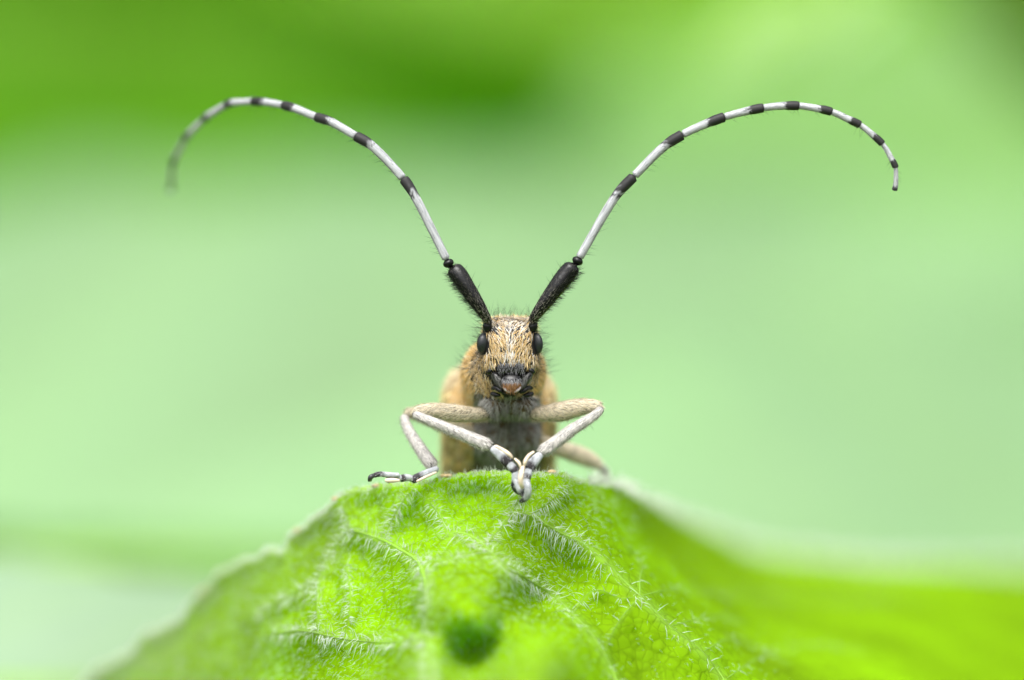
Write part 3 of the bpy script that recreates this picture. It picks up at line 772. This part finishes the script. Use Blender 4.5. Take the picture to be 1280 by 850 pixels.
# antennae
def antenna(scape, joints, tips, radii, depth, side):
    """joints: list of (px,py) breaks base-white-black-white-black..., depth(i)"""
    pts = [(*P(x, y, d_), r * S) for x, y, d_, r in scape]
    v, f, tt, aa, uv = tube(pts, n=34, m=18)
    v0 = v
    cc = np.broadcast_to(BLACK, v.shape)
    ant = mesh_obj('antenna', v, f, M_cut, beetle, col=cc, loc=v[:].mean(0))
    ant['label'] = 'black club shaped base joint with banded shaft'
    # collar at the socket
    x, y, d_, r = scape[0]
    vv, ff = ellipsoid(P(x - side * -1.5, y + 5, d_ + 0.12), (0.17, 0.16, 0.22))
    mesh_obj('antenna_socket', vv, ff, M_cut, ant, col=np.broadcast_to(BLACK, vv.shape))
    # hair of the scape: outer lower fringe and a grey bloom near the base
    sets = []
    Cs = catmull(np.array(pts), 34)
    dirv = unit(Cs[-1, :3] - Cs[0, :3])
    outw = unit(np.cross(dirv, [0, 1, 0])) * 1.0
    if outw[2] > 0: outw = -outw
    p, nr = sample(v, f, 330, lambda c, n: np.maximum(n @ outw, 0.04)**1.2)
    V1, F1, st = hairs(p, nr * 0.8 + dirv * 0.55 + rng.normal(0, .2, p.shape), rng.normal(0, 1, p.shape), rng.uniform(.12, .36, len(p)), 0.014, None, sides=3, segs=2)
    sets.append((V1, F1, np.broadcast_to(BLACK, V1.shape)))
    p, nr = sample(v, f, 1500); t_ = ((p - Cs[0, :3]) @ dirv) / np.linalg.norm(Cs[-1, :3] - Cs[0, :3])
    ok = rng.random(len(p)) < np.clip(1.15 - t_ * 0.9, 0.15, 1); p, nr, t_ = p[ok], nr[ok], t_[ok]
    d = dirv - nr * (nr @ dirv)[:, None] + nr * 0.2 + rng.normal(0, .18, p.shape)
    V1, F1, st = hairs(p, d, nr, rng.uniform(.07, .14, len(p)), 0.011, None)
    g_ = (0.05 + 0.30 * np.clip(1 - t_ * 1.7, 0, 1))[:, None] * np.array([1.0, .92, .78])
    sets.append((V1, F1, np.repeat(g_ * (0.5 + rng.random((len(p), 1))), st, 0)))
    # pedicel
    x, y = joints[0]; d0 = depth(0)
    pe = P(x, y, d0); nxt = unit(P(*joints[1], depth(1)) - pe)
    vv, ff, *_ = tube([(*(pe - nxt * 0.17), .15), (*pe, .20), (*(pe + nxt * 0.16), .16)], n=12, m=14)
    mesh_obj('antenna_segment', vv, ff, M_cut, ant, col=np.broadcast_to(BLACK, vv.shape))
    nseg = (len(joints) - 1) // 2
    smooth_pts = catmull(np.array([P(*q, depth(i)) for i, q in enumerate(joints)]), 400)
    allj = np.array([P(*q, depth(i)) for i, q in enumerate(joints)])
    idx = [int(np.argmin(((smooth_pts - q)**2).sum(1))) for q in allj]
    for s_ in range(nseg):
        i0, i1, i2 = idx[2*s_], idx[2*s_+1], idx[2*s_+2]
        if s_ == 0: i0 += 2
        else: i0 -= 1
        seg = smooth_pts[i0:i2 + 1]
        L = np.concatenate([[0], np.cumsum(np.linalg.norm(np.diff(seg, axis=0), axis=1))]); tw = L[i1 - i0] / L[-1]
        t_ = np.linspace(0, 1, 40); C = np.stack([np.interp(t_ * L[-1], L, seg[:, q]) for q in range(3)], -1)
        r0 = radii(s_) * S
        prof = np.interp(t_, [0, 0.05, 0.3, tw, min(tw + 0.15, .93), 0.97, 1], [0.84, 0.84, 0.85, 0.92, 1.08, 1.06, 0.98])
        vv, ff, tt, aa, uv = tube(np.column_stack([C, r0 * prof]), smooth=False, m=16, dome=0.35)
        edge = tt + 0.10 * (lattice(vv * 14.0, 21) - 0.5) * 2
        blk = sstep(tw - 0.03, tw + 0.04, edge)[:, None]
        if s_ == nseg - 1: wcol = np.array([0.36, 0.37, 0.38])
        else: wcol = WHITE
        under = np.clip(0.75 + 0.25 * np.sin(aa * 1.0), 0, 1)[:, None]
        cc = wcol * (1 - blk) + np.array([0.018, 0.017, 0.018]) * blk
        so_ = mesh_obj('antenna_segment', vv, ff, M_ant, ant, col=cc, uv=uv, loc=C[0])
        # bristles beneath
        nb = 16 if s_ < 2 else (8 if s_ < 5 else 3)
        tn = unit(C[-1] - C[0]); ow = unit(np.cross(tn, [0, 1, 0]));
        if ow[2] > 0: ow = -ow
        ii = rng.integers(2, 39, nb)
        p = C[ii] + ow * r0 * 0.8
        V1, F1, st = hairs(p, ow * 0.8 + tn * 0.5 + rng.normal(0, .25, p.shape), rng.normal(0, 1, p.shape), rng.uniform(.15, .42, nb), 0.010, None, sides=3, segs=2)
        sets.append((V1, F1, np.broadcast_to(BLACK, V1.shape)))
        # lying silver hairs on the white part
        p, nr = sample(vv, ff, 260); ta = ((p - C[0]) @ tn) / (np.linalg.norm(C[-1] - C[0]))
        ok = ta < tw - 0.02; p, nr = p[ok], nr[ok]
        d = tn - nr * (nr @ tn)[:, None] + nr * 0.12 + rng.normal(0, .1, p.shape)
        V1, F1, st = hairs(p, d, nr, rng.uniform(.1, .2, len(p)), 0.012, None)
        sets.append((V1, F1, np.repeat(np.where(rng.random((len(p), 1)) < .75, wcol * 1.08, wcol * 0.35), st, 0)))
    V, F, c = merge(sets)
    o = mesh_obj('fur', V, F, M_bristle, ant, col=c); o['kind'] = 'stuff'
    return ant
JR = [(722,326),(769.5,245.4),(793.4,219.5),(830.4,182.9),(854.3,167.7),(885,153.8),(907,145.8),(934.8,138.6),(954.7,134.7),(980.6,132.2),(999.8,132.4),(1023.7,136),(1040,140),(1062,149.8),(1075.5,156.5),(1092,169.5),(1104,181),(1115,199.6),(1119.5,210),(1119.5,231.7),(1117.7,238.6)]
JL = [(560.5,329),(518.5,245),(503,222),(465,182.4),(444,169.6),(414,152.5),(394.7,146),(369,135.8),(353.5,131.5),(329.5,127.5),(316,127),(291.4,128.5),(283,131),(261,144.5),(255,149),(235.5,168),(231,174),(219,197),(216,206),(214,230),(213.5,238)]
rad = lambda s_: np.interp(s_, [0, 1, 3, 6, 9], [6.2, 6.3, 5.6, 4.9, 3.3])
antenna([(664.5,403,.15,5.0),(669,395,.0,6.4),(680,380,-.1,8.6),(695,360,-.1,10.6),(708,343,0,11.6),(716,333.5,0,10.2),(719,329.5,0,7.5)], JR, None, rad, lambda i: 0.05 * i - 0.0 if i < 14 else 0.7, 1)
antenna([(611,403,.15,5.0),(606.5,395,.0,6.4),(597,380,-.1,8.6),(584,360,-.1,10.4),(573.5,344,0,11.4),(567,336,0.1,10.0),(564,332.5,.1,7.5)], JL, None, rad, lambda i: 0.1 * i + 0.026 * i**2, -1)

# legs
GREY = np.array([0.52, 0.50, 0.46])
def limb(name, parent, pts, colr, n=34, m=16, flat=0.9, mat=None, dome=0.9):
    p4 = [(*P(x, y, d_), r * S) for x, y, d_, r in pts]
    v, f, tt, aa, uv = tube(p4, n=n, m=m, flat=flat, dome=dome)
    c = colr(tt, aa, v) if callable(colr) else np.broadcast_to(colr, v.shape)
    o = mesh_obj(name, v, f, mat or M_leg, parent, col=c, uv=uv, loc=np.array(p4[0][:3]))
    return o, v, f, np.array(p4)
def pile(v, f, p4, n, c0, c1, L, W, lift=0.28, dark=0.0, rev=1):
    p, nr = sample(v, f, n)
    tn = unit(np.gradient(p4[:, :3], axis=0)); k_ = np.argmin(((p[:, None] - p4[None, :, :3])**2).sum(-1), 1)
    d = tn[k_] * rev + np.array([0, 0, -0.35]); d = unit(d - nr * (d * nr).sum(-1, keepdims=True)) + nr * lift + rng.normal(0, .14, p.shape)
    V1, F1, st = hairs(p, d, nr, rng.uniform(.6, 1.2, n) * L, W, None)
    u = rng.random((n, 1)); c = c0 * (1 - u) + c1 * u
    if dark: c = np.where(rng.random((n, 1)) < dark, np.array([.04, .035, .03]), c)
    return V1, F1, np.repeat(c, st, 0)
def fringe(v, f, n, c0, L):
    p, nr = sample(v, f, n, lambda c, m_: np.maximum(-m_[:, 2], 0.03))
    V1, F1, st = hairs(p, nr + rng.normal(0, .35, p.shape), rng.normal(0, 1, p.shape), rng.uniform(.5, 1.3, n) * L, .012, None, sides=3, segs=2)
    return V1, F1, np.broadcast_to(c0, V1.shape)
def femcol(tt, aa, v):
    k_ = (0.75 + 0.5 * (lattice(v * 8, 2) - .5))[:, None]
    c = np.array([0.50, 0.44, 0.33]) * k_
    return c * (1 - sstep(.25, 0, tt)[:, None] * .6)
def tibcol(tt, aa, v):
    k_ = (0.8 + 0.4 * (lattice(v * 8, 4) - .5))[:, None]
    c = np.array([0.47, 0.45, 0.43]) * k_
    end = np.maximum(sstep(.96, .995, tt), sstep(.035, .0, tt))[:, None]
    return c * (1 - end) + BLACK * end
def tarcol(tt, aa, v):
    g_ = sstep(.50, .72, tt + 0.1 * (lattice(v * 9, 8) - .5))[:, None]
    return np.array([0.42, 0.44, 0.47]) * (1 - g_) + np.array([.03, .025, .03]) * g_
FCRM = np.array([0.74, 0.60, 0.46])
def leg(label, fem, tib, tars, claws, pads=(), density=1.0, gpile=True):
    o, v, f, p4 = limb('leg', beetle, fem, femcol, n=40, m=20)
    o['label'] = label
    sets = []
    sets.append(pile(v, f, catmull(p4, 30), int(2400 * density), np.array([.62, .53, .37]), np.array([.76, .70, .56]), .20, .017, dark=.06))
    sets.append(fringe(v, f, int(260 * density), np.array([.62, .55, .40]), .17))
    t_, v, f, p4 = limb('tibia', o, tib, tibcol, n=40, m=16)
    sets.append(pile(v, f, catmull(p4, 30), int(1300 * density), np.array([.56, .53, .50]), np.array([.72, .69, .655]),   .18, .015, dark=.12))
    sets.append(fringe(v, f, int(220 * density), np.array([.66, .63, .6]), .11))
    p, nr = sample(v, f, 26, lambda c, n: np.maximum(-n[:, 2], 0.02))
    V1, F1, st = hairs(p, nr + rng.normal(0, .3, p.shape), rng.normal(0, 1, p.shape), rng.uniform(.15, .4, len(p)), .009, None, sides=3, segs=2)
    sets.append((V1, F1, np.broadcast_to(np.array([.06, .06, .05]), V1.shape)))
    for tpts in tars:
        if len(tpts) == 3 or tpts is tars[0]:              # heart shaped joints, widest at the far end
            q_ = np.array(tpts, float); rm = q_[:, 3].max(); kx = (q_[-1] - q_[-2]) * 0.35; q_[-1, :3] += kx[:3]
            q_[:, 3] = np.interp(np.linspace(0, 1, len(q_)), [0, .5, .85, 1], [rm * .62, rm * .88, rm * 1.02, rm * .92]); tpts = q_.tolist()
        t_, v, f, p4 = limb('tarsal_segment', o, tpts, tarcol, n=18, m=14, dome=0.4)
        sets.append(pile(v, f, catmull(p4, 16), int(120 * density), np.array([.45, .46, .48]), np.array([.6, .6, .6]), .10, .012, dark=.25))
    for ppts in pads:
        limb('pad', o, ppts, FCRM, n=16, m=10)
    for cpts in claws:
        limb('claw', o, cpts, np.array([.04, .04, .045]), n=16, m=8, mat=M_cut)
    V, F, c = merge(sets)
    h = mesh_obj('fur', V, F, M_hair, o, col=c); h['kind'] = 'stuff'
    return o
leg('front leg folded below the head on the left of the picture' if False else 'front leg reaching over the rim beside the wider eye',
    [(610,518,1.6,7),(596,518.5,1.2,8.5),(570,516.5,.7,10.8),(545,513.5,.35,9.8),(527,513,.1,7.5),(516,515.5,0,5.2)],
    [(515.5,517,-.12,4.6),(530,523,-.25,5.6),(560,535.5,-.45,6.6),(590,548,-.6,7.6),(606,555,-.7,8.2),(613,558.5,-.7,7.4)],
    [[(614,559.5,-.75,5),(622,566,-.85,7),(630,573,-.95,7.4),(636,579,-1.0,5.5)], [(634,577,-1.0,4.5),(640,584,-1.1,6.2),(644.5,589,-1.15,5)],
     [(643,587,-1.15,4),(645,597,-1.15,6.2),(644,606,-1.05,5.5)], [(644,598,-1.2,3),(648,610,-1.25,3.6),(653,617,-1.15,3.8),(657,619,-1.05,2.5)]],
    [[(642,601,-.95,3.2),(643,610,-.9,3.4),(648,616,-.8,2.5),(652,617,-.75,1.2)]],
    pads=[[(618,556.8,-1.05,1.6),(627,561.5,-1.25,2.2),(636,567.5,-1.35,2.4),(641,573,-1.3,1.4)], [(643,573,-1.3,1.2),(649,579,-1.45,2.0),(651,585,-1.45,1.4)]])
leg('front leg reaching over the rim beside the narrower eye',
    [(664,518,1.6,7),(676,517.5,1.2,9),(700,514.5,.7,12),(724,509,.35,10.5),(741,507,.1,7.8),(753,508,0,5.0)],
    [(753.5,509.5,-.12,4.6),(742,520,-.25,5.6),(714,538,-.45,7.2),(692,555,-.6,8),(679,564,-.7,8.2),(675.5,567,-.7,7)],
    [[(676,568,-.75,5),(671,573,-.9,7),(665,580,-1.0,7.4),(660,586,-1.1,5.5)], [(662,584,-1.1,4.5),(660,592,-1.2,6),(658,598,-1.25,5)],
     [(659,597,-1.25,4),(658,605,-1.3,5.8),(657,611,-1.25,4.5)], [(659,602,-1.45,3),(660,611,-1.5,4.4),(659,620,-1.4,4.2),(654,625,-1.2,3.2),(649,627,-1.0,1.6)]],
    [[(660,613,-1.1,3),(661,619,-1.0,2.6),(657,625,-.85,1.2)]],
    pads=[[(668,564.5,-1.1,1.6),(660.5,570,-1.35,2.2),(656.5,577,-1.45,2.4),(655,583,-1.4,1.4)], [(654.5,582,-1.7,1.8),(651.5,592,-1.95,3.2),(651,603,-1.95,3.2),(653.5,611,-1.75,2.0)]])
leg('middle leg standing out sideways with its foot flat along the rim',
    [(598,546,3.6,8),(575,537,3.2,9.5),(545,526,2.8,9.5),(520,517,2.5,7.5),(507,515,2.3,5.5)],
    [(504.5,518,2.2,5),(508,532,2.0,6.2),(519,551,1.6,7),(533,572,1.2,8),(540,581,1.0,8),(542,585,1.0,6)],
    [[(548.5,585,.85,4),(542,588,.75,5.2),(528,594,.55,5.6),(517,599,.5,4.4)], [(517,598.5,.5,4),(509,597,.4,5.2),(502,598,.35,4.2)],
     [(504,598,.35,4),(495,597,.3,5.6),(486,599,.3,4.2)], [(500,594,.2,3),(486,593.5,.1,3.4),(474,592.5,.1,3.4),(466,595,.15,3)]],
    [[(468,594,.1,3),(463,596.5,.0,2.8),(461,602,.15,1.6)], [(467,594.5,.5,2.8),(464,597,.6,2.4),(463,602,.7,1.4)]],
    pads=[[(546,590,.35,1.4),(534,595.5,.15,1.8),(520,602,.1,1.4)], [(500,600.5,-.1,1.6),(490,600.5,-.15,3.2),(481,600.5,-.1,2.2)]])
leg('middle leg behind, its foot lost in blur beyond the rim',
    [(660,549,3.7,8),(680,554,4.1,8.8),(705,562,4.6,10.2),(728,570.5,5.0,10.4),(744,578,5.3,7.5),(751,583,5.4,5)],
    [(752,584,5.5,5),(757,593,6.6,5.4),(757,606,8,6),(756,616,9.5,6.5),(756,620,10.4,6)],
    [[(756,620,10.4,5),(757,622,11.4,6),(758,623,12.2,5)], [(758,623,12.2,4.6),(759,624,13,5.6),(760,624,13.8,4.5)], [(760,624,13.6,3),(761,624,14.6,3.4),(762,625,15.4,2)]], [], density=1.2)
for sx in (-1, 1):
    X_ = lambda q: 622 + sx * q
    leg('hind leg tucked down behind the leaf',
        [(X_(35),625,6.6,8),(X_(70),640,7.0,11),(X_(105),665,7.6,9),(X_(125),685,8,5)],
        [(X_(125),687,8,5),(X_(122),720,8.5,7),(X_(112),765,8.8,8),(X_(108),790,8.6,7)],
        [[(X_(108),790,8.4,5),(X_(104),806,7.6,6),(X_(102),818,7.2,5)], [(X_(102),818,7.2,4.5),(X_(100),832,6.6,6),(X_(99),842,6.2,4)], [(X_(99),842,6.2,3),(X_(98),856,5.6,3.5),(X_(97),866,5.4,2)]], [], density=.3)
